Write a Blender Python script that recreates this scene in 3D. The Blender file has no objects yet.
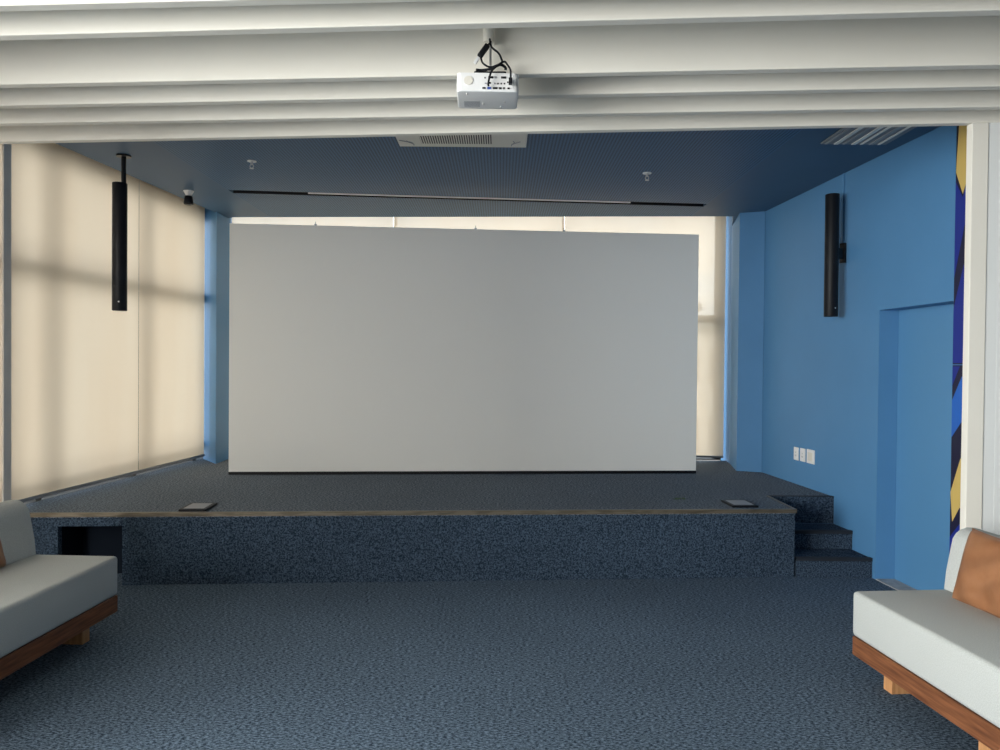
import bpy, bmesh, math, random
from mathutils import Vector, Matrix
random.seed(7)
PI = math.pi
scene = bpy.context.scene
C = scene.collection

# ---------------------------------------------------------------- camera
CAM_H = 1.543
pitch = math.radians(0.77); roll = 0.009
f = Vector((0, math.cos(pitch), -math.sin(pitch)))
r0 = Vector((1, 0, 0)); u0 = r0.cross(f)
r = (r0*math.cos(roll) + u0*math.sin(roll)).normalized(); u = r.cross(f)
cd = bpy.data.cameras.new('camera'); cam = bpy.data.objects.new('camera', cd); C.objects.link(cam)
cam.matrix_world = Matrix((( r.x, u.x, -f.x, 0), (r.y, u.y, -f.y, 0), (r.z, u.z, -f.z, CAM_H), (0, 0, 0, 1)))
cd.sensor_width = 36; cd.sensor_fit = 'HORIZONTAL'; cd.lens = 36*740/1000; cd.clip_start = .05; cd.clip_end = 500
scene.camera = cam

# ---------------------------------------------------------------- world: overcast sky with soft clouds
W = bpy.data.worlds.new('sky'); scene.world = W; W.use_nodes = True
wn = W.node_tree.nodes; wl = W.node_tree.links; wn.clear()
wo = wn.new('ShaderNodeOutputWorld'); bg = wn.new('ShaderNodeBackground'); wl.new(bg.outputs[0], wo.inputs[0])
tc = wn.new('ShaderNodeTexCoord'); sx = wn.new('ShaderNodeSeparateXYZ'); wl.new(tc.outputs['Generated'], sx.inputs[0])
mp = wn.new('ShaderNodeMapping'); mp.inputs['Scale'].default_value = (3, 3, 9); wl.new(tc.outputs['Generated'], mp.inputs[0])
nz = wn.new('ShaderNodeTexNoise'); nz.inputs['Scale'].default_value = 1.6; nz.inputs['Detail'].default_value = 4; wl.new(mp.outputs[0], nz.inputs[0])
cr = wn.new('ShaderNodeValToRGB'); wl.new(nz.outputs[0], cr.inputs[0])
cr.color_ramp.elements[0].position = .38; cr.color_ramp.elements[0].color = (.74, .86, 1.0, 1)
cr.color_ramp.elements[1].position = .62; cr.color_ramp.elements[1].color = (1, 1, 1, 1)
gr = wn.new('ShaderNodeValToRGB'); wl.new(sx.outputs['Z'], gr.inputs[0])
gr.color_ramp.elements[0].position = .0; gr.color_ramp.elements[0].color = (.42, .42, .40, 1)
gr.color_ramp.elements[1].position = .04; gr.color_ramp.elements[1].color = (1, 1, 1, 1)
mxw = wn.new('ShaderNodeMix'); mxw.data_type = 'RGBA'; mxw.blend_type = 'MULTIPLY'; mxw.inputs[0].default_value = 1
wl.new(cr.outputs[0], mxw.inputs[6]); wl.new(gr.outputs[0], mxw.inputs[7]); wl.new(mxw.outputs[2], bg.inputs[0])
bg.inputs[1].default_value = 4.3

scene.view_settings.view_transform = 'Standard'; scene.view_settings.look = 'None'
scene.view_settings.exposure = 0.0; scene.view_settings.gamma = 1; scene.view_settings.use_curve_mapping = False

def area(name, loc, target, sx_, sy_, power, col):
    l = bpy.data.lights.new(name, 'AREA'); l.shape = 'RECTANGLE'; l.size = sx_; l.size_y = sy_; l.energy = power; l.color = col
    o = bpy.data.objects.new(name, l); C.objects.link(o); o.location = loc
    o.rotation_euler = (Vector(target)-Vector(loc)).to_track_quat('-Z', 'Y').to_euler()
    return o
# daylight of the tall unshaded windows on the left of the hall, outside the glass
area('daylight', (-5.2, -0.9, 1.9), (.8, 4.6, 1.3), 4.6, 2.6, 860, (1, .97, .92))

# ---------------------------------------------------------------- materials
def mat(name, col, rough=.6, metal=0, spec=.5):
    m = bpy.data.materials.new(name); m.use_nodes = True
    b = m.node_tree.nodes['Principled BSDF']
    b.inputs['Base Color'].default_value = (*col, 1); b.inputs['Roughness'].default_value = rough
    b.inputs['Metallic'].default_value = metal; b.inputs['Specular IOR Level'].default_value = spec
    return m
def N(m, t, **k):
    n = m.node_tree.nodes.new(t)
    for a, v in k.items(): setattr(n, a, v)
    return n
def L(m, a, b): m.node_tree.links.new(a, b)
def B(m): return m.node_tree.nodes['Principled BSDF']
def noisy(name, c1, c2, scale=(10, 10, 10), detail=4, rough=.7, lo=.4, hi=.6, bump=0, dist=.002, spec=.3, metal=0):
    m = mat(name, c1, rough, metal, spec)
    tc = N(m, 'ShaderNodeTexCoord'); mp = N(m, 'ShaderNodeMapping'); mp.inputs['Scale'].default_value = scale
    L(m, tc.outputs['Object'], mp.inputs[0])
    nz = N(m, 'ShaderNodeTexNoise'); nz.inputs['Scale'].default_value = 1; nz.inputs['Detail'].default_value = detail
    L(m, mp.outputs[0], nz.inputs[0])
    cr = N(m, 'ShaderNodeValToRGB'); cr.color_ramp.elements[0].position = lo; cr.color_ramp.elements[1].position = hi
    cr.color_ramp.elements[0].color = (*c1, 1); cr.color_ramp.elements[1].color = (*c2, 1)
    L(m, nz.outputs[0], cr.inputs[0]); L(m, cr.outputs[0], B(m).inputs['Base Color'])
    if bump:
        bp = N(m, 'ShaderNodeBump'); bp.inputs['Strength'].default_value = bump; bp.inputs['Distance'].default_value = dist
        L(m, nz.outputs[0], bp.inputs['Height']); L(m, bp.outputs[0], B(m).inputs['Normal'])
    return m
def carpet(name, scale, dark, light):
    m = noisy(name, dark, light, scale, 5, .95, .43, .60, .8, .006, .1)
    for n_ in m.node_tree.nodes:
        if n_.type == 'TEX_NOISE': n_.inputs['Roughness'].default_value = .75
    # slow tone variation of the pile
    nt = m.node_tree
    tc = N(m, 'ShaderNodeTexCoord'); n2 = N(m, 'ShaderNodeTexNoise'); n2.inputs['Scale'].default_value = 1.3; n2.inputs['Detail'].default_value = 3
    L(m, tc.outputs['Object'], n2.inputs[0])
    mr = N(m, 'ShaderNodeMapRange'); mr.inputs[3].default_value = .85; mr.inputs[4].default_value = 1.15; L(m, n2.outputs[0], mr.inputs[0])
    mx = N(m, 'ShaderNodeMix', data_type='RGBA', blend_type='MULTIPLY'); mx.inputs[0].default_value = 1
    src = B(m).inputs['Base Color'].links[0].from_socket
    L(m, src, mx.inputs[6]); L(m, mr.outputs[0], mx.inputs[7]); L(m, mx.outputs[2], B(m).inputs['Base Color'])
    return m
M = {}
M['carpet'] = carpet('carpet_floor', (58, 120, 120), (.018, .034, .056), (.225, .30, .39))
M['carpet_top'] = carpet('carpet_stage_lit', (60, 120, 120), (.04, .055, .072), (.29, .33, .38))  # same carpet as the floor; its lighting is put into lighter, greyer tones
M['carpet_front'] = carpet('carpet_riser_shaded', (95, 95, 95), (.010, .020, .037), (.082, .12, .172))  # same carpet; shade on risers and steps is put into darker tones
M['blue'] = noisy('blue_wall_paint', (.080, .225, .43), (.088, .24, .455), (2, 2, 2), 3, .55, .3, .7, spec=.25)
M['blue_wood'] = mat('blue_door_paint', (.088, .247, .455), .5)
M['white'] = noisy('white_paint', (.80, .765, .69), (.83, .795, .72), (1.5, 1.5, 1.5), 3, .6, .3, .7, spec=.2)
M['white_cool'] = mat('white_wall_paint', (.78, .79, .78), .6)
M['grey_stone'] = noisy('grey_threshold', (.33, .33, .33), (.42, .42, .41), (20, 20, 20), 4, .5)
M['hall_dark'] = mat('dark_unseen_wall', (.10, .12, .15), .6)  # unseen right hall wall, tone darkened to cut bounce onto the left sofa
M['hall_grey'] = mat('grey_unseen_wall', (.22, .215, .21), .6)  # unseen rear wall, greyed to limit the light it throws on the left sofa
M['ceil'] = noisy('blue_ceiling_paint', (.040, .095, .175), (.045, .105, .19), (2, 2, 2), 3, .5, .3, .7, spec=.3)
M['screen'] = mat('screen_fabric', (.85, .85, .82), .85, spec=.1)
M['black'] = mat('black_plastic', (.006, .007, .010), .5, spec=.25)
M['black_metal'] = mat('black_metal', (.012, .012, .014), .35, .3)
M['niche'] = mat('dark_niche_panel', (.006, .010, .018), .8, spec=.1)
M['bronze'] = noisy('bronze_nosing', (.12, .10, .07), (.19, .16, .12), (6, 60, 60), 3, .4, spec=.5, metal=.5)
M['dark_edge'] = mat('dark_step_edge', (.008, .012, .020), .7)
M['dark_frame'] = mat('window_frame', (.17, .16, .15), .5, .1)
M['alu'] = mat('aluminium', (.62, .62, .62), .35, .7)
M['post'] = mat('pale_post', (.8, .76, .72), .6)
M['guide'] = mat('grey_blind_guide', (.30, .27, .24), .6)
M['plastic'] = mat('white_plastic', (.80, .80, .80), .35)
M['plastic_warm'] = mat('ivory_plastic', (.74, .71, .64), .45)
M['grey_plastic'] = mat('grey_plastic', (.30, .31, .33), .5)
M['port_blue'] = mat('blue_port', (.03, .08, .35), .5)
M['fabric'] = noisy('grey_upholstery', (.46, .475, .46), (.55, .565, .55), (260, 260, 260), 2, .9, bump=.25, dist=.001, spec=.15)
M['leather'] = noisy('tan_leather', (.27, .115, .05), (.35, .16, .075), (9, 9, 9), 5, .42, .35, .7, bump=.25, dist=.004, spec=.4)
M['walnut'] = noisy('walnut', (.12, .042, .018), (.27, .105, .045), (5, 5, 90), 5, .5, .35, .7, spec=.4)
M['oak'] = noisy('oak', (.46, .22, .09), (.62, .33, .15), (60, 60, 5), 5, .5, .35, .7, spec=.4)
M['grey_vent'] = mat('grey_vent', (.22, .23, .24), .5, .1)
M['vent_light'] = mat('pale_vent_blade', (.75, .74, .70), .4, 0)
M['leaf'] = mat('green_leaf', (.05, .10, .04), .6)
M['gold'] = mat('mural_gold', (.62, .44, .13), .5)
M['royal'] = mat('mural_blue', (.008, .022, .24), .5)
M['navy'] = mat('mural_navy', (.008, .008, .035), .5)
M['azure'] = mat('mural_azure', (.015, .12, .50), .5)
M['ink'] = mat('mural_black', (.006, .006, .014), .5)
M['concrete'] = noisy('far_concrete', (.42, .40, .37), (.50, .48, .44), (.3, .3, .3), 3, .8)
M['far_wall'] = noisy('far_render', (.60, .56, .50), (.68, .64, .58), (.3, .3, .3), 3, .8)

def blind_mat():
    m = bpy.data.materials.new('blind_fabric'); m.use_nodes = True; nt = m.node_tree; nt.nodes.clear()
    out = N(m, 'ShaderNodeOutputMaterial'); df = N(m, 'ShaderNodeBsdfDiffuse'); tl = N(m, 'ShaderNodeBsdfTranslucent'); tp = N(m, 'ShaderNodeBsdfTransparent')
    df.inputs[0].default_value = (.74, .65, .52, 1)
    tc = N(m, 'ShaderNodeTexCoord'); mp = N(m, 'ShaderNodeMapping'); mp.inputs['Scale'].default_value = (2.2, 2.2, .35); L(m, tc.outputs['Object'], mp.inputs[0])
    nz = N(m, 'ShaderNodeTexNoise'); nz.inputs['Scale'].default_value = 1; nz.inputs['Detail'].default_value = 3; L(m, mp.outputs[0], nz.inputs[0])
    cr = N(m, 'ShaderNodeValToRGB'); cr.color_ramp.elements[0].position = .3; cr.color_ramp.elements[1].position = .7
    cr.color_ramp.elements[0].color = (.93, .69, .47, 1); cr.color_ramp.elements[1].color = (.97, .755, .54, 1)
    L(m, nz.outputs[0], cr.inputs[0]); L(m, cr.outputs[0], tl.inputs[0]); tp.inputs[0].default_value = (1, .93, .84, 1)
    a = N(m, 'ShaderNodeMixShader'); a.inputs[0].default_value = .58; L(m, df.outputs[0], a.inputs[1]); L(m, tl.outputs[0], a.inputs[2])
    b = N(m, 'ShaderNodeMixShader'); b.inputs[0].default_value = .10; L(m, a.outputs[0], b.inputs[1]); L(m, tp.outputs[0], b.inputs[2])
    L(m, b.outputs[0], out.inputs[0]); return m
M['blind'] = blind_mat()
def glass_mat():
    m = bpy.data.materials.new('window_glass'); m.use_nodes = True; m.node_tree.nodes.clear()
    out = N(m, 'ShaderNodeOutputMaterial'); tp = N(m, 'ShaderNodeBsdfTransparent'); gl = N(m, 'ShaderNodeBsdfGlossy'); gl.inputs['Roughness'].default_value = .02
    tp.inputs[0].default_value = (.93, .96, .97, 1)
    fr = N(m, 'ShaderNodeFresnel'); fr.inputs[0].default_value = 1.3; mx = N(m, 'ShaderNodeMixShader')
    L(m, fr.outputs[0], mx.inputs[0]); L(m, tp.outputs[0], mx.inputs[1]); L(m, gl.outputs[0], mx.inputs[2]); L(m, mx.outputs[0], out.inputs[0]); return m
M['glass'] = glass_mat()
def perf_mat():
    # blue acoustic board: small round holes on a square grid
    m = mat('perforated_blue_board', (.10, .25, .43), .55, spec=.25)
    geo = N(m, 'ShaderNodeTexCoord'); sp = N(m, 'ShaderNodeSeparateXYZ'); L(m, geo.outputs['Object'], sp.inputs[0])
    P = .024
    def math_(op, a, b=None):
        n = N(m, 'ShaderNodeMath', operation=op)
        for i, v in enumerate((a, b)):
            if v is None: continue
            if isinstance(v, (int, float)): n.inputs[i].default_value = v
            else: L(m, v, n.inputs[i])
        return n.outputs[0]
    def cell(s):
        return math_('SUBTRACT', math_('FRACT', math_('MULTIPLY', s, 1/P)), .5)
    a, b = cell(sp.outputs[0]), cell(sp.outputs[1])
    d = math_('SQRT', math_('ADD', math_('MULTIPLY', a, a), math_('MULTIPLY', b, b)))
    hole = math_('LESS_THAN', d, .27)
    mx = N(m, 'ShaderNodeMix', data_type='RGBA'); L(m, hole, mx.inputs[0])
    mx.inputs[6].default_value = (.062, .145, .265, 1); mx.inputs[7].default_value = (.012, .022, .035, 1)
    L(m, mx.outputs[2], B(m).inputs['Base Color'])
    return m
M['perf'] = perf_mat()

# ---------------------------------------------------------------- mesh helpers
def link(name, bm, m, parent=None, loc=(0, 0, 0), smooth=False, rot=None):
    me = bpy.data.meshes.new(name); bmesh.ops.recalc_face_normals(bm, faces=bm.faces); bm.to_mesh(me); bm.free()
    for mm in (m if isinstance(m, (list, tuple)) else [m]): me.materials.append(M[mm] if isinstance(mm, str) else mm)
    if smooth:
        for p in me.polygons: p.use_smooth = True
        if hasattr(me, 'set_sharp_from_angle'): me.set_sharp_from_angle(angle=math.radians(smooth if smooth > 1 else 40))
    o = bpy.data.objects.new(name, me); C.objects.link(o); o.location = loc
    if rot: o.rotation_euler = rot
    if parent: o.parent = parent
    return o
def thing(name, label, cat, loc=(0, 0, 0), rz=0, group=None):
    o = bpy.data.objects.new(name, None); C.objects.link(o); o.location = loc; o.rotation_euler = (0, 0, rz); o.empty_display_size = .1
    o['label'] = label; o['category'] = cat
    if group: o['group'] = group
    return o
def tag(o, label, cat, group=None):
    o['label'] = label; o['category'] = cat
    if group: o['group'] = group
    return o
def structure(name, bm, m, **k):
    o = link(name, bm, m, **k); o['kind'] = 'structure'; return o
def prism(bm, poly, z0, z1, mi=0):
    lo = [bm.verts.new((x, y, z0)) for x, y in poly]; hi = [bm.verts.new((x, y, z1)) for x, y in poly]
    n = len(poly); fs = [bm.faces.new(lo[::-1]), bm.faces.new(hi)]
    for i in range(n): fs.append(bm.faces.new((lo[i], lo[(i+1) % n], hi[(i+1) % n], hi[i])))
    for fa in fs: fa.material_index = mi
    return fs
def box(bm, x0, x1, y0, y1, z0, z1, mi=0): return prism(bm, [(x0, y0), (x1, y0), (x1, y1), (x0, y1)], z0, z1, mi)
def bar(bm, a, b, t, z0, z1, side=1, mi=0):
    # vertical slab along plan line a-b, thickness t to the left of the direction (side=1) or right (-1)
    a, b = Vector(a), Vector(b); d = (b-a).normalized(); n = Vector((-d.y, d.x))*t*side
    return prism(bm, [tuple(a), tuple(b), tuple(b+n), tuple(a+n)], z0, z1, mi)
def cyl(bm, p0, p1, ra, rb=None, seg=24):
    p0, p1 = Vector(p0), Vector(p1); rb = ra if rb is None else rb; d = p1-p0
    mtx = Matrix.Translation((p0+p1)/2) @ d.to_track_quat('Z', 'Y').to_matrix().to_4x4()
    return bmesh.ops.create_cone(bm, cap_ends=True, segments=seg, radius1=ra, radius2=rb, depth=d.length, matrix=mtx)
def rbox(x0, x1, y0, y1, z0, z1, rad, seg=4):
    bm = bmesh.new(); box(bm, x0, x1, y0, y1, z0, z1)
    bmesh.ops.bevel(bm, geom=list(bm.edges), offset=rad, segments=seg, profile=.5, affect='EDGES'); return bm
def tube(bm, pts, rad, seg=8):
    P = [Vector(p) for p in pts]
    # Catmull-Rom resample
    Q = []
    for i in range(len(P)-1):
        a, b, c, d = P[max(i-1, 0)], P[i], P[i+1], P[min(i+2, len(P)-1)]
        for k in range(6):
            t = k/6
            Q.append(.5*((2*b) + (c-a)*t + (2*a-5*b+4*c-d)*t*t + (3*b-a-3*c+d)*t**3))
    Q.append(P[-1]); rings = []
    for i, q in enumerate(Q):
        t = (Q[min(i+1, len(Q)-1)] - Q[max(i-1, 0)]).normalized()
        a = t.orthogonal().normalized() if not rings else (la - t*la.dot(t)).normalized()
        la = a; b = t.cross(a)
        rings.append([bm.verts.new(q + (a*math.cos(2*PI*k/seg) + b*math.sin(2*PI*k/seg))*rad) for k in range(seg)])
    for A, Bq in zip(rings, rings[1:]):
        for k in range(seg): bm.faces.new((A[k], A[(k+1) % seg], Bq[(k+1) % seg], Bq[k]))
    bm.faces.new(rings[0][::-1]); bm.faces.new(rings[-1])

# ---------------------------------------------------------------- plan lines
CEIL = 3.09; STG = 0.50; HALLC = 3.30
def wr(y): return 2.62 + .07*(7.35-y)            # inner face of the blue right wall
def blx(y): return -3.32 + .082*(y-5.33)         # left blinds
def glx(y): return blx(y) - .12                  # left glass
def front(x): return 5.27 + .072*x               # stage front
def por(x): return 4.165 - .0905*x               # back face of the portal header
WALL_IN = 'structure'

# floor
bm = bmesh.new(); prism(bm, [(-4.6, -6.0), (3.1, -6.0), (3.1, 8.5), (-3.3, 8.5), (-4.6, 3.0)], -.12, 0)
structure('floor', bm, 'carpet')
bm = bmesh.new()
prism(bm, [(wr(4.59)+.001, 4.59), (wr(4.59)+.139, 4.59), (wr(5.39)+.139, 5.39), (wr(5.39)+.001, 5.39)], 0, .006)
structure('trim_1', bm, 'grey_stone')

# right wall (with the door recess), door
bm = bmesh.new()
def rw(y0, y1, z0, z1): prism(bm, [(wr(y0), y0), (wr(y0)+.14, y0), (wr(y1)+.14, y1), (wr(y1), y1)], z0, z1)
rw(5.39, 8.5, 0, 3.3); rw(4.59, 5.39, 1.967, 3.3); rw(3.98, 4.59, 0, 3.3)
structure('wall_right', bm, 'blue')
bm = bmesh.new(); prism(bm, [(wr(4.5)+.141, 4.5), (wr(4.5)+.19, 4.5), (wr(5.55)+.19, 5.55), (wr(5.55)+.141, 5.55)], 0, 2.1)
structure('door_1', bm, 'blue_wood')
# corner columns by the back window
bm = bmesh.new(); prism(bm, [(2.39, 7.44), (wr(7.35)-.004, 7.36), (wr(8.4)-.004, 8.4), (2.60, 8.4), (2.50, 8.0)], 0, 3.33)
structure('wall_back_right', bm, 'blue')
bm = bmesh.new(); prism(bm, [(-2.92, 7.61), (-2.94, 8.05), (-3.02, 8.34), (-3.26, 8.34), (-3.20, 7.99)], 0, 3.33)
structure('wall_back_left', bm, 'blue')

# blue ceiling in pieces round the slot, perforated board in the middle
sl = lambda x: 6.87 + .089*x                     # near edge of slot
def edge_l(y): return -3.18 + .095*(y-5.25)
re = lambda x: 7.74 - .054*x
bm = bmesh.new(); T = CEIL+.10
prism(bm, [(edge_l(4.5), por(-3.25)+.01), (-2.45, por(-2.45)+.01), (-2.45, re(-2.45)), (-2.86, re(-2.86)), (edge_l(7.95), 7.95)], CEIL, T)
prism(bm, [(1.95, por(1.95)+.01), (wr(4.0)-.002, por(2.8)+.01), (wr(8.12)-.002, 8.12), (2.52, 8.10), (2.38, re(2.3)), (1.95, re(1.95))], CEIL, T)
prism(bm, [(-2.45, por(-2.45)+.01), (1.95, por(1.95)+.01), (1.95, sl(1.95)), (-2.45, sl(-2.45))], CEIL, T, 1)
prism(bm, [(-2.45, sl(-2.45)+.13), (1.95, sl(1.95)+.13), (1.95, re(1.95)), (-2.45, re(-2.45))], CEIL, T, 1)
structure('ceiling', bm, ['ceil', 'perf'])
bm = bmesh.new(); prism(bm, [(-2.45, sl(-2.45)-.03), (1.95, sl(1.95)-.03), (1.95, sl(1.95)+.14), (-2.45, sl(-2.45)+.14)], T+.001, T+.03)
for o0, o1 in ((.001, .008), (.122, .129)): prism(bm, [(-2.449, sl(-2.45)+o0), (1.949, sl(1.95)+o0), (1.949, sl(1.95)+o1), (-2.449, sl(-2.45)+o1)], CEIL+.001, T)
structure('trim_2', bm, 'black')
# roof over the room (closes the pocket above the blinds)
bm = bmesh.new(); prism(bm, [(-3.9, por(-3.9)+.01), (3.0, por(3.0)+.01), (3.0, 8.6), (-3.6, 8.6)], 3.34, 3.42)
prism(bm, [(glx(4.4)-.12, 4.4), (glx(4.4)-.02, 4.4), (glx(8.5)-.02, 8.5), (glx(8.5)-.12, 8.5)], 3.16, 3.34)
structure('ceiling_void', bm, 'guide')

# ---------------------------------------------------------------- hall: ceiling, walls
bm = bmesh.new(); prism(bm, [(-4.6, -6.0), (3.1, -6.0), (3.1, por(3.1)-.06), (-4.0, por(-4.0)-.06), (-4.6, 3.0)], HALLC, HALLC+.1)
structure('ceiling_hall', bm, 'white')
bm = bmesh.new()
prism(bm, [(2.545, por(2.545)-.044), (2.605, por(2.605)-.044), (2.605, por(2.605)+.01), (2.545, por(2.545)+.01)], 0, HALLC)
prism(bm, [(2.605, por(2.605)-.045), (2.88, por(2.88)-.045), (2.88, por(2.88)+.01), (2.605, por(2.605)+.01)], 0, HALLC)
structure('wall_portal', bm, 'white_cool')
bm = bmesh.new(); bm_pts = [(2.88, -6.0), (2.98, -6.0), (2.98, 3.9), (2.88, 3.9)]; prism(bm, bm_pts, 0, HALLC)
structure('wall_hall_right', bm, 'hall_dark')
bm = bmesh.new(); prism(bm, [(2.462, por(2.462)-.05), (2.545, por(2.545)-.05), (2.545, por(2.545)), (2.462, por(2.462))], 0, 2.834)
bmesh.ops.bevel(bm, geom=list(bm.edges), offset=.004, segments=2, profile=.5, affect='EDGES')
structure('trim_3', bm, 'white')
# rear and left side of the hall: low sills, piers and open glazing
bm = bmesh.new(); box(bm, -4.6, 3.1, -6.1, -6.0, 0, 3.3)
structure('wall_rear', bm, 'hall_grey')
bm = bmesh.new()
for y0, y1 in ((-6.0, -4.0), (-1.3, -1.1), (1.5, 3.0)): box(bm, -4.6, -4.5, y0, y1, 0, 3.3)
box(bm, -4.6, -4.5, -4.0, 1.5, 0, .35); box(bm, -4.6, -4.5, -4.0, 1.5, 3.0, 3.3)
prism(bm, [(-4.6, 3.0), (-3.76, 3.0), (-3.74, 3.1), (-4.6, 3.1)], 0, 3.3)
structure('wall_hall_left', bm, 'white_cool')
bm = bmesh.new(); box(bm, -4.56, -4.55, -4.0, -1.3, .35, 3.0); box(bm, -4.56, -4.55, -1.1, 1.5, .35, 3.0)
structure('window_1', bm, 'glass')

# ceiling fins: back-edge line y at x=0, slope
FINS = [(4.165, -.0905, 'lowest white ceiling baffle forming the header over the stage opening'),
        (3.888, -.0764, 'white ceiling baffle directly in front of the header baffle'),
        (3.615, -.0780, 'third white ceiling baffle counted from the stage opening'),
        (3.354, -.0737, 'tall-looking white ceiling baffle just behind the projector'),
        (2.856, -.0749, 'white ceiling baffle just in front of the projector pipe'),
        (2.637, -.0660, 'white ceiling baffle along the top edge of the view'),
        ]
for i, (y0, s_, lab) in enumerate(FINS):
    xl, xr = (-3.72, 2.86)
    if i == 0: xl = -3.70
    o = thing('ceiling_baffle', lab, 'ceiling baffle', (0, y0, 2.834), math.atan(s_), 'white baffles across the hall ceiling')
    ln = math.hypot(1, s_)
    zt = HALLC-.001-2.834
    bm = bmesh.new(); box(bm, xl*ln, xr*ln, -.048, 0, 0, zt)
    bmesh.ops.bevel(bm, geom=[e for e in bm.edges if all(v.co.z < .01 for v in e.verts)], offset=.004, segments=2, profile=.5, affect='EDGES')
    bx_ = link('board', bm, 'white', o)

# ---------------------------------------------------------------- windows
def glazing(name, a, b, zb, zt, verts_t, hbars, out, hend=None, vw=None):
    """frame + pane along plan line a-b, 'out' = +1 left of direction"""
    a, b = Vector(a), Vector(b); d = (b-a); ln = d.length; d.normalize()
    bm = bmesh.new()
    for i, t in enumerate(verts_t):
        h_ = vw[i] if vw else .03
        p = a + d*t; bar(bm, p-d*h_, p+d*h_, .07, zb, zt, out)
    for z, h in hbars: bar(bm, a, a+d*hend if hend else b, .07, z-h/2, z+h/2, out)
    o = structure(name, bm, 'dark_frame')
    n = Vector((-d.y, d.x))*.03*out
    bm = bmesh.new(); bar(bm, a+n, b+n, .008, zb, zt, out)
    structure('window_pane', bm, 'glass', parent=o)
    return o
# left facade beside the stage: direction of increasing y, outside is to the left
glazing('window_2', (glx(4.4), 4.4), (glx(8.25), 8.25), 0, 3.16, [.05, .62, 1.10, 2.34, 3.45], [(2.24, .09), (.66, .06), (.49, .025), (3.12, .08)], 1)
glazing('window_3', (-3.28, 8.27), (2.62, 8.27), .50, 3.34, [.04, 2.10, 3.97, 5.72], [(2.08, .08), (.51, .02), (3.30, .06)], 1, 5.75, [.03, .010, .010, .04])
glazing('window_4', (glx(3.1)-.02, 3.1), (glx(4.36), 4.36), 0, 3.16, [.04, .62, 1.22], [(2.24, .09), (.66, .06), (.03, .06), (3.12, .08)], 1)

def blind(label, a, b, zb, zt, rail='grey_plastic'):
    a, b = Vector(a), Vector(b); d = b-a; ln = d.length; ang = math.atan2(d.y, d.x)
    o = thing('roller_blind', label, 'blind', (a.x, a.y, zb), ang, 'beige roller blinds')
    bm = bmesh.new(); n = 24
    for i in range(n):
        x0, x1 = ln*i/n, ln*(i+1)/n
        w0, w1 = .004*math.sin(x0*5.1+a.y), .004*math.sin(x1*5.1+a.y)
        vs = [bm.verts.new((x0, w0, .02)), bm.verts.new((x1, w1, .02)), bm.verts.new((x1, 0, zt-zb)), bm.verts.new((x0, 0, zt-zb))]
        bm.faces.new(vs)
    bmesh.ops.remove_doubles(bm, verts=bm.verts, dist=1e-5)
    link('fabric', bm, 'blind', o, smooth=True)
    bm = bmesh.new(); box(bm, 0, ln, -.008, .008, 0, .024); link('bottom_rail', bm, rail, o)
    bm = bmesh.new(); cyl(bm, (0, 0, zt-zb+.02), (ln, 0, zt-zb+.02), .022, seg=16); link('roller', bm, 'guide', o, smooth=True)
    return o
zb = .553
blind('beige blind behind the left sofa, nearest the camera', (blx(3.15), 3.15), (blx(4.98), 4.98), .05, 3.2)
blind('beige blind on the left wall behind the hanging black speaker', (blx(5.05), 5.05), (blx(6.585), 6.585), zb, 3.2)
blind('far beige blind on the left wall next to the blue corner column', (blx(6.59), 6.59), (blx(7.80), 7.80), zb, 3.2)
blind('left blind of three behind the big screen, beside the left column', (-2.95, 8.12), (-1.182, 8.12), .545, 3.30)
blind('middle blind of three behind the big screen, only its top showing', (-1.178, 8.12), (.688, 8.12), .545, 3.30)
blind('right blind of three behind the big screen, seen beside its right edge', (.692, 8.12), (2.46, 8.12), .545, 3.30)
# post between the first two blinds
bm = bmesh.new(); prism(bm, [(blx(4.975)+.012, 4.975), (blx(5.045)+.012, 5.045), (blx(5.045)-.05, 5.045), (blx(4.975)-.05, 4.975)], .001, 3.33)
structure('trim_4', bm, 'post')

# ---------------------------------------------------------------- stage
stg = thing('stage_platform', 'low carpeted stage platform with a brown metal edge strip along its front', 'stage', (0, front(0), 0))
fy = front(0)
outline = [(-3.57, front(-3.57)), (2.18, front(2.18)), (2.18, 5.99), (wr(5.99)-.003, 5.99), (wr(7.36)-.003, 7.34), (2.385, 7.43), (2.495, 8.0), (2.53, 8.25), (-3.00, 8.25), (-2.93, 8.05), (-2.915, 7.60), (-3.20, 7.98), (-3.25, 8.25), (glx(8.25)+.005, 8.25)]
bm = bmesh.new()
NX0, NX1, NZ1 = -3.02, -2.595, .41
# body is prism slightly below; front face with a niche is built from pieces
prism(bm, [(x, y-fy) for x, y in outline], .47, STG)
link('deck', bm, 'carpet_top', stg)
bm = bmesh.new()
for x0, x1, z0, z1 in ((-3.57, NX0, 0, .469), (NX1, 2.18, 0, .469), (NX0, NX1, NZ1, .469)):
    prism(bm, [(x0, front(x0)-fy+.004), (x1, front(x1)-fy+.004), (x1, front(x1)-fy+.05), (x0, front(x0)-fy+.05)], z0, z1)
prism(bm, [(2.13, front(2.18)-fy+.05), (2.18, front(2.18)-fy+.05), (2.18, 5.99-fy), (2.13, 5.99-fy)], 0, .469)
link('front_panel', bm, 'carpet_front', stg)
bm = bmesh.new()
def loc_front(x, d): return (x, front(x)-fy+d)
prism(bm, [loc_front(NX0-.02, .052), loc_front(NX1+.02, .052), loc_front(NX1+.02, .38), loc_front(NX0-.02, .38)], -.0, .0005)
bm.clear()
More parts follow.
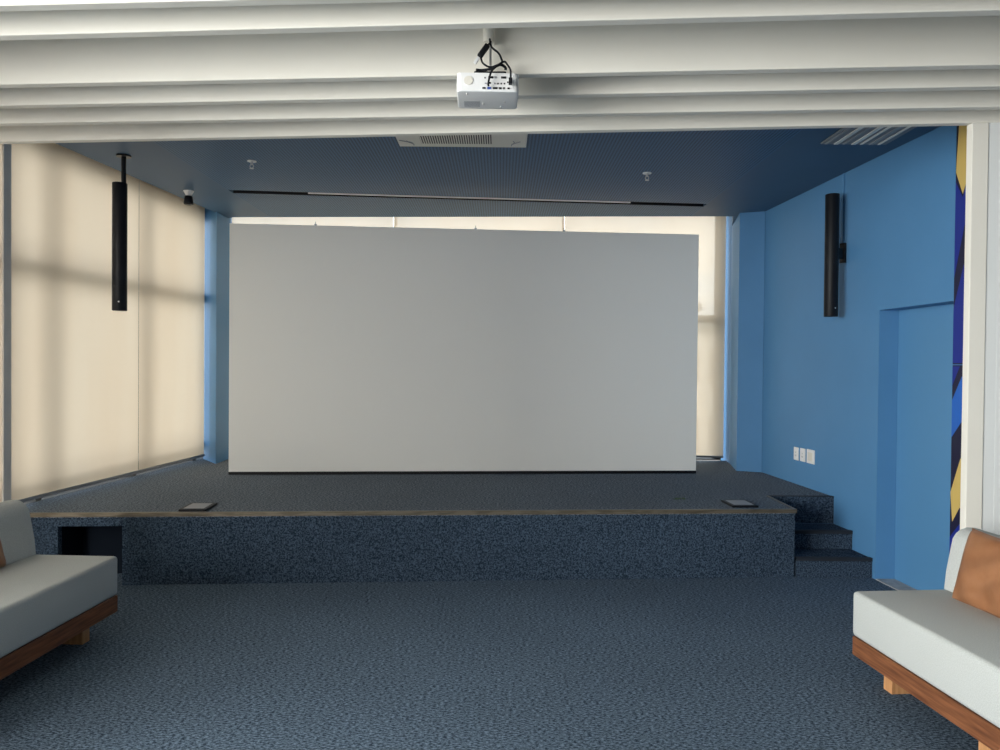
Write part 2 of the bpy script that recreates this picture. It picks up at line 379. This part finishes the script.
# niche liner: back, sides, top
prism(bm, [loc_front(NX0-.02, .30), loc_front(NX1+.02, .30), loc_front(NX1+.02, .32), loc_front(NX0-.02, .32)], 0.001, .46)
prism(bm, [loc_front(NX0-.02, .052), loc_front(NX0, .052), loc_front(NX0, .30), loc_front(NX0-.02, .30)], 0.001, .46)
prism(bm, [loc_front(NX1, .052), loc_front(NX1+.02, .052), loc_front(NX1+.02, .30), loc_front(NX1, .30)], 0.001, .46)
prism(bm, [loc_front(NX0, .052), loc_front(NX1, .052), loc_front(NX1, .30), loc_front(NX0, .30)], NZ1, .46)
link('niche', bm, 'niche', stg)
bm = bmesh.new()
prism(bm, [loc_front(-3.57, -.006), (2.19, front(2.19)-fy-.006), (2.19, front(2.19)-fy+.02), loc_front(-3.57, .02)], STG-.025, STG+.004)
link('edge_strip', bm, 'bronze', stg)
bm = bmesh.new()
prism(bm, [(2.168, front(2.18)-fy+.02), (2.19, front(2.18)-fy+.02), (2.19, 5.99-fy), (2.168, 5.99-fy)], STG-.025, STG+.004)
link('side_edge_strip', bm, 'bronze', stg)
# steps
st = thing('stage_steps', 'three carpeted steps rising to the stage beside the blue wall', 'steps', (2.19, front(2.2), 0))
ox, oy = 2.19, front(2.2)
ys = [oy, 5.72, 5.99]; zs = [.145, .285]
YS = [oy-.0, 5.70]
for k in range(2):
    y0 = YS[k]; y1 = 5.986
    bm = bmesh.new(); z0 = 0 if k == 0 else zs[0]+.001
    prism(bm, [(0.002, y0-oy), (wr(y0)-ox-.003, y0-oy), (wr(y1)-ox-.003, y1-oy), (0.002, y1-oy)], z0, zs[k]-.003)
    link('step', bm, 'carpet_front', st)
    bm = bmesh.new()
    prism(bm, [(0.002, y0-oy-.006), (wr(y0)-ox-.003, y0-oy-.006), (wr(y0+.03)-ox-.003, y0-oy+.03), (0.002, y0-oy+.03)], zs[k]-.022, zs[k]+.003)
    link('step_edge', bm, 'dark_edge', st)
bm = bmesh.new(); prism(bm, [(0.002, 5.985-oy-.004), (wr(5.98)-ox-.003, 5.985-oy-.004), (wr(6.0)-ox-.003, 5.989-oy), (0.002, 5.989-oy)], zs[1], STG-.001)
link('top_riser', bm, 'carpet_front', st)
bm = bmesh.new(); prism(bm, [(0.002, 5.98-oy-.006), (wr(5.98)-ox-.003, 5.98-oy-.006), (wr(6.0)-ox-.003, 6.01-oy), (0.002, 6.01-oy)], STG+.0005, STG+.004)
link('step_edge', bm, 'dark_edge', st)

# ---------------------------------------------------------------- projection screen
a = Vector((-2.515, 6.865)); b = Vector((1.925, 7.225)); d = b-a; ln = d.length
scr = thing('projection_screen', 'huge blank white projection screen standing on the stage before the back windows', 'screen', (a.x, a.y, STG), math.atan2(d.y, d.x))
bm = rbox(0, ln, 0, .035, .028, 2.332, .003, 2); link('screen_surface', bm, 'screen', scr)
bm = bmesh.new(); box(bm, .0, ln, -.004, .05, 0.001, .0275); link('base_rail', bm, 'black', scr)
bm = bmesh.new()
for z in (.1, 1.2, 2.25): box(bm, .05, ln-.05, .036, .06, z, z+.04)
for i in range(6):
    x = .05 + i*(ln-.14)/5; box(bm, x, x+.04, .061, .085, .001, 2.29)
link('back_frame', bm, 'alu', scr)
for x in (.78, 2.28, 3.13):
    bm = bmesh.new(); box(bm, x-.012, x+.012, .008, .03, 2.333, 2.345); cyl(bm, (x, .02, 2.345), (x, .02, 2.37), .003, seg=8)
    link('hook', bm, 'grey_plastic', scr)

# slot insert
t0, t1 = -1.76, 1.22
o = thing('slot_rail', 'long white-edged metal rail set in the dark slot of the blue ceiling', 'rail', (0, sl(0), CEIL), math.atan(.089))
bm = bmesh.new(); box(bm, t0, t1, .009, .028, -.008, .05); link('white_lip', bm, 'plastic', o)
bm = bmesh.new(); box(bm, t0, t1, .030, .100, .03, .08); link('rail_body', bm, 'black', o)

# ---------------------------------------------------------------- ceiling cassette, vent, sprinklers, camera
ac = thing('air_conditioner', 'ivory ceiling air-conditioner cassette with slotted grille above the screen', 'air conditioner', (-.275, 4.785, CEIL), .0)
bm = rbox(-.445, .445, -.45, .45, -.014, -.001, .004, 2); link('panel', bm, 'plastic_warm', ac)
bm = bmesh.new(); box(bm, -.285, .205, -.32, .37, -.0150, -.0141); link('grille_backing', bm, 'black', ac)
bm = bmesh.new()
for i in range(31): 
    x = -.283 + i*.0162; box(bm, x, x+.008, -.32, .37, -.0165, -.0151)
link('grille', bm, 'plastic_warm', ac)
for sx_ in (-1, 1):
    bm = bmesh.new()
    tube(bm, [(sx_*.39-.04,   .30, -.0145), (sx_*.36, .34, -.0145), (sx_*.345, .37, -.0145), (sx_*.34, .41, -.0145)], .004, 6)
    tube(bm, [(sx_*.39+.01, .31, -.0145), (sx_*.37, .34, -.0145), (sx_*.345, .37, -.0145)], .004, 6)
    link('corner_vane', bm, 'grey_plastic', ac)
v = thing('air_vent', 'grey linear air vent in the ceiling corner above the blue wall', 'vent', (2.40, 4.90, CEIL), 0)
bm = rbox(-.215, .235, -.45, .20, -.012, -.001, .003, 1); link('vent_frame', bm, 'grey_vent', v)
for i in range(7):
    x = -.19 + i*.06; bm = bmesh.new(); box(bm, x, x+(.028 if i % 2 else .016), -.43, .185, -.018, -.0125)
    link('blade', bm, 'vent_light' if i in (1, 3, 4, 6) else 'grey_plastic', v)

def sprinkler(label, x, y):
    o = thing('sprinkler', label, 'sprinkler', (x, y, CEIL), 0, 'ceiling sprinklers')
    bm = bmesh.new(); cyl(bm, (0, 0, -.006), (0, 0, -.0005), .035, seg=20); link('flange', bm, 'plastic', o)
    bm = bmesh.new(); cyl(bm, (0, 0, -.03), (0, 0, -.006), .010, seg=10)
    tube(bm, [(-.008, 0, -.028), (-.014, 0, -.042), (-.004, 0, -.055)], .003, 6); tube(bm, [(.008, 0, -.028), (.014, 0, -.042), (.004, 0, -.055)], .003, 6)
    link('head', bm, 'alu', o)
    bm = bmesh.new(); cyl(bm, (0, 0, -.060), (0, 0, -.055), .016, seg=12); link('deflector', bm, 'alu', o)
sprinkler('small white ceiling sprinkler left of centre, near the hanging speaker', -1.916, 5.69)
sprinkler('small white ceiling sprinkler on the right half of the perforated ceiling', 1.162, 5.94)
o = thing('security_camera', 'small black dome camera on a white ceiling mount by the left blinds', 'camera', (-2.825, 6.70, CEIL))
bm = bmesh.new(); cyl(bm, (0, 0, -.045), (0, 0, -.0005), .022, .046, 20); link('mount', bm, 'plastic', o, smooth=True)
bm = bmesh.new(); cyl(bm, (0, 0, -.125), (0, 0, -.046), .042, .034, 20)
bmesh.ops.bevel(bm, geom=[e for e in bm.edges if abs(e.verts[0].co.z-e.verts[1].co.z) < 1e-4], offset=.010, segments=3, profile=.5, affect='EDGES')
link('camera_body', bm, 'black', o, smooth=True)

# ---------------------------------------------------------------- column speakers
def speaker(name, label, x, y, zbot, ztop, R):
    o = thing(name, label, 'speaker', (x, y, zbot))
    h = ztop-zbot
    bm = bmesh.new(); cyl(bm, (0, 0, 0), (0, 0, h), R, seg=40)
    bmesh.ops.bevel(bm, geom=[e for e in bm.edges if abs(e.verts[0].co.z-e.verts[1].co.z) < 1e-4], offset=.004, segments=2, profile=.5, affect='EDGES')
    link('body', bm, 'black', o, smooth=30)
    bm = bmesh.new(); cyl(bm, (.0, -R-.001, .065), (0, -R+.003, .065), .006, seg=10); link('badge', bm, 'alu', o)
    return o, h
s1, h = speaker('hanging_speaker', 'black tube speaker hanging from a ceiling pole before the left blinds', -2.86, 5.56, 1.925, 2.88, .052)
s1.rotation_euler = (0, 0, .35)
bm = bmesh.new(); cyl(bm, (.026, 0, h+.0005), (.026, 0, CEIL-1.925-.012), .017, seg=16); link('pole', bm, 'black_metal', s1, smooth=True)
bm = bmesh.new(); cyl(bm, (.026, 0, CEIL-1.925-.012), (.026, 0, CEIL-1.925-.0005), .052, seg=20); link('ceiling_flange', bm, 'black_metal', s1, smooth=True)
s2, h = speaker('wall_speaker', 'black tube speaker bracketed to the blue right wall', 2.585, 5.80, 1.945, 2.90, .052)
s2.rotation_euler = (0, 0, .25)
bm = bmesh.new(); 
q = Matrix.Rotation(.25, 4, 'Z')
box(bm, .045, .125, -.012, .012, .46, .54); box(bm, .125, .140, -.025, .025, .43, .585)
bmesh.ops.transform(bm, matrix=q, verts=bm.verts); link('wall_bracket', bm, 'black_metal', s2)
bm = bmesh.new(); tube(bm, [(wr(5.89)-.006, 5.89, 2.54), (wr(5.9)-.006, 5.9, 2.80), (wr(5.9)-.006, 5.9, 3.088)], .006, 8)
tag(link('cable', bm, 'blue_wood', smooth=True), 'blue painted cable running up the wall from the wall speaker', 'cable')

# ---------------------------------------------------------------- wall plates
wa = math.atan2(1, -.07)
def plate(name, label, y0, y1, z0, z1, kind):
    yc = (y0+y1)/2
    # local: x along wall (towards far end), y = towards the room
    o = thing(name, label, 'socket' if kind == 's' else 'switch plate', (wr(yc)-.001, yc, z0), wa, 'white wall plates')
    w = (y1-y0)/2; h = z1-z0
    bm = rbox(-w, w, .000, .010, 0, h, .002, 2); link('plate', bm, 'plastic', o)
    bm = bmesh.new()
    if kind == 's':
        for sx_ in (-.2, .2): box(bm, sx_*w-.003, sx_*w+.003, .0101, .0110, h*.30, h*.42)
        box(bm, -.003, .003, .0101, .0110, h*.55, h*.66); link('slots', bm, 'grey_plastic', o)
    else:
        box(bm, -w*.6, w*.6, .0101, .013, h*.2, h*.8); link('cover', bm, 'plastic_warm', o)
plate('wall_socket', 'leftmost of three white wall plates low on the blue wall', 6.59, 6.67, .715, .83, 's')
plate('wall_socket', 'middle one of three white wall plates low on the blue wall', 6.465, 6.55, .718, .833, 's')
plate('wall_plate', 'widest white wall plate, rightmost of the three on the blue wall', 6.30, 6.43, .718, .838, 'p')

# ---------------------------------------------------------------- floor boxes, leaf scrap
def floor_box(label, x, y, w, dd, rz):
    o = thing('floor_box', label, 'floor box', (x, y, STG+.0005), rz, 'floor boxes on the stage')
    bm = rbox(-w/2, w/2, -dd/2, dd/2, 0, .016, .004, 1); link('frame', bm, 'black', o)
    bm = bmesh.new(); box(bm, -w/2+.025, w/2-.025, -dd/2+.03, dd/2-.03, .0161, .0175); link('lid', bm, 'grey_plastic', o)
floor_box('black-rimmed floor box near the left end of the stage edge', -2.15, 5.28, .19, .25, .06)
floor_box('black-rimmed floor box near the steps at the right of the stage', 1.825, 5.60, .20, .24, .06)
bm = bmesh.new()
for i in range(9):
    a_ = random.uniform(0, 2*PI); c = Vector((random.uniform(-.05, .05), random.uniform(-.03, .03), .002)); l_ = random.uniform(.02, .04)
    dx = Vector((math.cos(a_), math.sin(a_), 0)); n_ = Vector((-dx.y, dx.x, 0))*.008
    up = Vector((0, 0, random.uniform(.006, .016)))
    p = [c-dx*l_, c+n_+up*.6, c+dx*l_+up, c-n_+up*.6]
    lo = [bm.verts.new(q_) for q_ in p]; hi = [bm.verts.new(q_+Vector((0, 0, .0015))) for q_ in p]
    bm.faces.new(lo); bm.faces.new(hi[::-1])
    for k in range(4): bm.faces.new((lo[k], lo[(k+1) % 4], hi[(k+1) % 4], hi[k]))
tag(link('leaf_scrap', bm, 'leaf', loc=(1.435, 5.78, STG+.0005)), 'tiny green leaf scrap lying on the right part of the stage', 'leaf')

# ---------------------------------------------------------------- mural on the right wall
mu = thing('wall_mural', 'narrow blue, navy and gold geometric mural panel behind the white door jamb', 'mural', (wr(4.3)-.001, 4.3, .05), wa)
# local x: towards far end; y: into room
X0, X1 = -.31, .285
def slab(bm, poly, y0, y1, mi):
    lo = [bm.verts.new((x, y0, z-.05)) for x, z in poly]; hi = [bm.verts.new((x, y1, z-.05)) for x, z in poly]
    n = len(poly)
    fs = [bm.faces.new(lo), bm.faces.new(hi[::-1])] + [bm.faces.new((lo[i], lo[(i+1) % n], hi[(i+1) % n], hi[i])) for i in range(n)]
    for q_ in fs: q_.material_index = mi
names = ['navy', 'royal', 'gold', 'azure', 'ink']
def panel(zlo, zhi, shapes):
    bm = bmesh.new(); slab(bm, [(X0, zlo), (X1, zlo), (X1, zhi), (X0, zhi)], 0, .010, 0)
    for mi, poly in shapes: slab(bm, poly, .0101, .0106, mi)
    link('mural_panel', bm, names, mu)
panel(1.573, 3.08, [
    (4, [(X1, 3.08), (.265, 3.08), (X1, 2.72)]),
    (2, [(.26, 3.08), (.02, 3.08), (.02, 2.5), (.17, 2.72), (.22, 2.61), (X1, 2.76)]),
    (1, [(X1, 2.70), (.22, 2.59), (.17, 2.70), (.02, 2.46), (.02, 2.30), (.20, 2.42), (X1, 2.10)]),
    (1, [(X1, 1.58), (X1, 1.92), (.20, 2.18), (.02, 1.98), (.02, 1.58)])])
panel(.06, 1.567, [
    (1, [(X1, 1.56), (.22, 1.56), (X1, 1.44)]),
    (3, [(X1, 1.35), (.2, 1.50), (.02, 1.36), (.02, 1.05), (.2, 1.22), (X1, 1.12)]),
    (2, [(X1, .78), (.2, 1.00), (.02, .84), (.02, .50), (.2, .70), (X1-.02, .60)]),
    (1, [(X1, .50), (.2, .60), (.02, .40), (.02, .10), (X1, .10)])])

# ---------------------------------------------------------------- projector on its pipe
pj = thing('projector', 'white ceiling projector with its port panel facing the viewer', 'projector', (-.066, 3.30, 2.719), .02)
bm = bmesh.new(); w = .134
prism(bm, [(-w, -.10), (w, -.10), (w, .12), (-w, .12)], 0, .080)
bmesh.ops.bevel(bm, geom=[e for e in bm.edges if abs(e.verts[0].co.z-e.verts[1].co.z) > .01], offset=.022, segments=5, profile=.5, affect='EDGES')
bmesh.ops.bevel(bm, geom=[e for e in bm.edges if all(v.co.z < .001 for v in e.verts)], offset=.006, segments=3, profile=.5, affect='EDGES')
link('housing', bm, 'plastic', pj, smooth=35)
bm = bmesh.new(); box(bm, -.028, .108, -.1022, -.1003, .008, .072); ppan = link('port_panel', bm, 'plastic', pj)
def port(nm, x, z, ww, hh, mt='black'):
    bm = bmesh.new(); box(bm, x-ww/2, x+ww/2, -.1045, -.1023, z-hh/2, z+hh/2); link(nm, bm, mt, ppan)
for x, z, ww, hh, mt in [(.013, .060, .022, .009, 'black'), (.034, .060, .010, .009, 'grey_plastic'), (.068, .060, .022, .009, 'black'), (-.012, .058, .005, .006, 'black'),
    (-.035, .012, .012, .007, 'black') if 0 else (-.016, .014, .014, .007, 'black'), (.006, .014, .016, .010, 'port_blue'), (.032, .014, .020, .008, 'black'), (.054, .014, .012, .008, 'black'), (.070, .014, .008, .008, 'black'), (.090, .014, .010, .007, 'black'),
    (.010, .036, .007, .007, 'black'), (-.008, .034, .010, .005, 'grey_plastic'), (.030, .034, .006, .006, 'grey_plastic'), (.044, .034, .006, .006, 'black'), (.058, .034, .006, .006, 'black'), (.072, .034, .006, .006, 'black'), (.086, .040, .006, .006, 'black')]:
    port('port', x, z, ww, hh, mt)
bm = bmesh.new(); cyl(bm, (-.083, -.1035, .046), (-.083, -.1002, .046), .019, seg=28); link('speaker_grille', bm, 'plastic_warm', pj, smooth=True)
bm = bmesh.new()
for i in range(8): box(bm, -.105, -.035, .02+i*.009, .024+i*.009, -.0012, -.0002)
link('bottom_vent', bm, 'grey_plastic', pj)
for x, y in ((-.02, .05), (.075, .02), (.06, .09), (-.09, -.07)):
    bm = bmesh.new(); cyl(bm, (x, y, -.004), (x, y, -.0002), .005, seg=10); link('screw', bm, 'alu', pj)
for x in (-.122, .108):
    bm = bmesh.new(); cyl(bm, (x, -.065, .0805), (x, -.065, .088), .010, seg=12); link('foot', bm, 'black', pj)
pm = thing('projector_mount', 'white pipe and thin rod holding the projector to the ceiling', 'mount', (-.055, 3.265, 2.825))
bm = bmesh.new(); cyl(bm, (-.008, 0, .13), (-.008, 0, HALLC-2.811), .025, seg=24); link('pipe', bm, 'white', pm, smooth=True)
bm = bmesh.new(); cyl(bm, (0, 0, .004), (0, 0, .1295), .006, seg=12); link('rod', bm, 'alu', pm, smooth=True)
bm = rbox(-.07, .07, -.03, .06, -.0165, -.004, .003, 1); link('plate', bm, 'black', pm)
bm = bmesh.new()
# cables: world positions
def Wp(px, py, y=3.17):
    return ((px-500)/740*y + .0, y, CAM_H + (365-py)/740*y)
link_c = bmesh.new(); tube(link_c, [(-.058, 3.225, 2.955), (-.050, 3.21, 2.915), (-.020, 3.20, 2.885), (-.006, 3.19, 2.855), (-.005, 3.18, 2.835), (-.030, 3.175, 2.815), (-.050, 3.172, 2.79), (-.061, 3.17, 2.745), (-.060, 3.180, 2.737)], .0045)
tag(link('cable', link_c, 'black', smooth=True), 'black signal cable looping from the pipe into the projector ports', 'cable')
link_c = bmesh.new(); tube(link_c, [(-.094, 3.21, 2.866), (-.085, 3.20, 2.84), (-.055, 3.195, 2.822), (-.02, 3.19, 2.83), (.006, 3.185, 2.842), (.02, 3.178, 2.825), (.033, 3.172, 2.80), (.034, 3.172, 2.765)], .0042)
box(link_c, .026, .042, 3.168, 3.186, 2.742, 2.768)
tag(link('power_cord', link_c, 'black', smooth=35), 'black power cord with a square plug on the right of the projector', 'cord')
link_c = bmesh.new(); tube(link_c, [(-.115, 3.20, 2.812), (-.09, 3.205, 2.812), (-.05, 3.20, 2.817), (-.012, 3.195, 2.832), (.01, 3.205, 2.826), (.012, 3.212, 2.818)], .006)
tag(link('cable_bundle', link_c, 'black', smooth=True), 'coiled black cable bundle lying on top of the projector', 'cable')
ad = thing('cable_adapter', 'black cable connector with a white tip dangling beside the mount pipe', 'connector', (-.085, 3.215, 2.897))
ad.rotation_euler = (0, .62, 0)
bm = rbox(-.012, .012, -.009, .009, -.030, .035, .005, 3); link('connector_body', bm, 'black', ad, smooth=35)
bm = rbox(-.007, .007, -.004, .004, -.064, -.0305, .002, 2); link('plug_tip', bm, 'plastic', ad)
bm = bmesh.new(); tube(bm, [(0, 0, .0355), (.002, .003, .045), (.0, .004, .056)], .0045); link('cord', bm, 'black', ad, smooth=True)

# ---------------------------------------------------------------- sofas
def cushion_block(x0, x1, y0, y1, z0, z1, rad, puff=.0):
    bm = bmesh.new(); box(bm, x0, x1, y0, y1, z0, z1)
    bmesh.ops.bevel(bm, geom=list(bm.edges), offset=rad, segments=5, profile=.5, affect='EDGES')
    return bm
def pillow_mesh(w, h, t):
    """pillow standing in local xz plane, thickness along y, corners pinched out"""
    bm = bmesh.new(); n = 22; g = {}
    for s in (-1, 1):
        for i in range(n+1):
            for j in range(n+1):
                a_, b_ = i/n*2-1, j/n*2-1
                if s == 1 and (i in (0, n) or j in (0, n)): g[s, i, j] = g[-1, i, j]; continue
                ex = (1-a_**4)**.5*(1-b_**4)**.5 if abs(a_) < 1 and abs(b_) < 1 else 0
                pinch = 1 - .06*(1-a_*a_)*abs(b_)**3 ; pin2 = 1 - .06*(1-b_*b_)*abs(a_)**3
                wr_ = .010*math.sin(7*a_+3*b_)*math.exp(-((b_+.6)**2)*4) + .006*math.sin(9*b_-5*a_)*(1-a_*a_)
                x = a_*w/2*pin2; z = b_*h/2*pinch
                y = s*(t/2*ex**.8 + (wr_*ex if s < 0 else 0)) if ex > 0 else 0
                g[s, i, j] = bm.verts.new((x, y, z))
    for s in (-1, 1):
        for i in range(n):
            for j in range(n):
                vs = (g[s, i, j], g[s, i+1, j], g[s, i+1, j+1], g[s, i, j+1]); bm.faces.new(vs if s < 0 else vs[::-1])
    return bm
def sofa(label, loc, rz, mid=-.78):
    """local frame: +x runs along the sofa towards its far end (x=0), y = depth (0 front .. .74 back)"""
    o = thing('sofa', label, 'sofa', loc, rz, 'low sofas facing each other')
    LN = 1.68; D_ = .68
    bm = cushion_block(-LN, 0, 0, D_, .228, .45, .022); link('seat_cushion', bm, 'fabric', o, smooth=60)
    bm = bmesh.new(); box(bm, -LN+.004, -.004, .004, D_-.004, .135, .227)
    bmesh.ops.bevel(bm, geom=list(bm.edges), offset=.003, segments=1, affect='EDGES'); link('base_frame', bm, 'walnut', o)
    for x in (-.16, mid, -1.56):
        bm = bmesh.new(); box(bm, x-.0, x+.065, .11, D_-.10, .0, .134)
        bmesh.ops.bevel(bm, geom=list(bm.edges), offset=.003, segments=1, affect='EDGES'); link('leg', bm, 'oak', o)
    # back cushion leaning back: profile in (y,z), extruded along x with rounded top
    prof = [(.455, .4515), (.53, .70)]; cx_, cz_, rr = .600, .672, .092
    prof = [(.473, .452), (.482, .54)]
    for k in range(9):
        a_ = math.radians(178 - k*20); prof.append((cx_+rr*math.cos(a_), cz_+rr*math.sin(a_)*.95))
    prof += [(.679, .62), (.676, .452)]
    bm = bmesh.new(); n = len(prof); xs = [-LN+.015, -LN+.03, -.03, -.012]
    rings = []
    for i, x in enumerate(xs):
        sh = .985 if i in (0, len(xs)-1) else 1
        cyy, czz = .59, .6
        rings.append([bm.verts.new((x, cyy+(y-cyy)*sh, czz+(z-czz)*sh if z > .46 else z)) for y, z in prof])
    for A, Bq in zip(rings, rings[1:]):
        for k in range(n): bm.faces.new((A[k], A[(k+1) % n], Bq[(k+1) % n], Bq[k]))
    bm.faces.new(rings[0]); bm.faces.new(rings[-1][::-1])
    link('back_cushion', bm, 'fabric', o, smooth=45)
    return o
# right sofa: front faces -X. local +x -> world +Y ; local +y -> world +X  needs mirror; build by rotation: use rz=+90 with y -> -X, so mirror the mesh instead
sR = sofa('light grey sofa at the right with a wooden base, beside the white jamb', (1.742, 3.63, 0), 0)
sL = sofa('light grey sofa at the left in shade, in front of the blinds', (-2.14, 4.16, 0), 0, -.90)
def orient(o, mirror, ang):
    for ch in o.children:
        me = ch.data
        for v_ in me.vertices:
            x, y, z = v_.co
            v_.co = (y, x, z) if not mirror else (-y, x, z)
        if not mirror: me.flip_normals()
    o.rotation_euler = (0, 0, ang)
orient(sR, False, .092)
orient(sL, True, -.045)

def pillow(label, loc, rz, lean, w, h, t, tilt=0):
    o = link('throw_pillow', pillow_mesh(w, h, t), 'leather', loc=loc, smooth=True)
    o.rotation_euler = (lean, tilt, rz); tag(o, label, 'pillow', 'tan leather pillows'); return o
pillow('tan leather pillow leaning on the right sofa backrest', (2.255, 3.32, .606), math.radians(-90)+.10, math.radians(-16), .46, .36, .11, 0)
pillow('brown leather pillow on the left sofa, cut by the photo edge', (-2.675, 3.72, .572), math.radians(90)-.05, math.radians(-18), .42, .27, .12, 0)

# ---------------------------------------------------------------- buildings outside, seen faintly through the blinds
def building(label, x, y, w, dd, zlo, zhi, rz, m, floors, cols):
    o = thing('building', label, 'building', (x, y, zlo), rz)
    bm = bmesh.new(); box(bm, -w/2, w/2, -dd/2, dd/2, 0, zhi-zlo); link('walls', bm, m, o)
    for i in range(floors):
        for j in range(cols):
            zz = (zhi-zlo) - 1.6 - i*3.0; xx = -w/2 + (j+.5)*w/cols
            if zz > 0:
                bm = bmesh.new(); box(bm, xx-w/cols*.3, xx+w/cols*.3, -dd/2-.03, -dd/2-.001, zz-.8, zz+.7); link('window', bm, 'dark_frame', o)
    bm = bmesh.new(); box(bm, -w/2-.2, w/2+.2, -dd/2-.2, dd/2+.2, zhi-zlo+.001, zhi-zlo+.4); link('parapet', bm, m, o)
building('pale distant tower seen faintly through the right-hand back blind', 9.9, 36, 4.5, 6, -12, 3.2, .1, 'far_wall', 3, 4)
building('grey distant block faint through the back blinds, behind the screen', 3.0, 45, 16, 8, -12, 4.6, -.05, 'concrete', 3, 9)
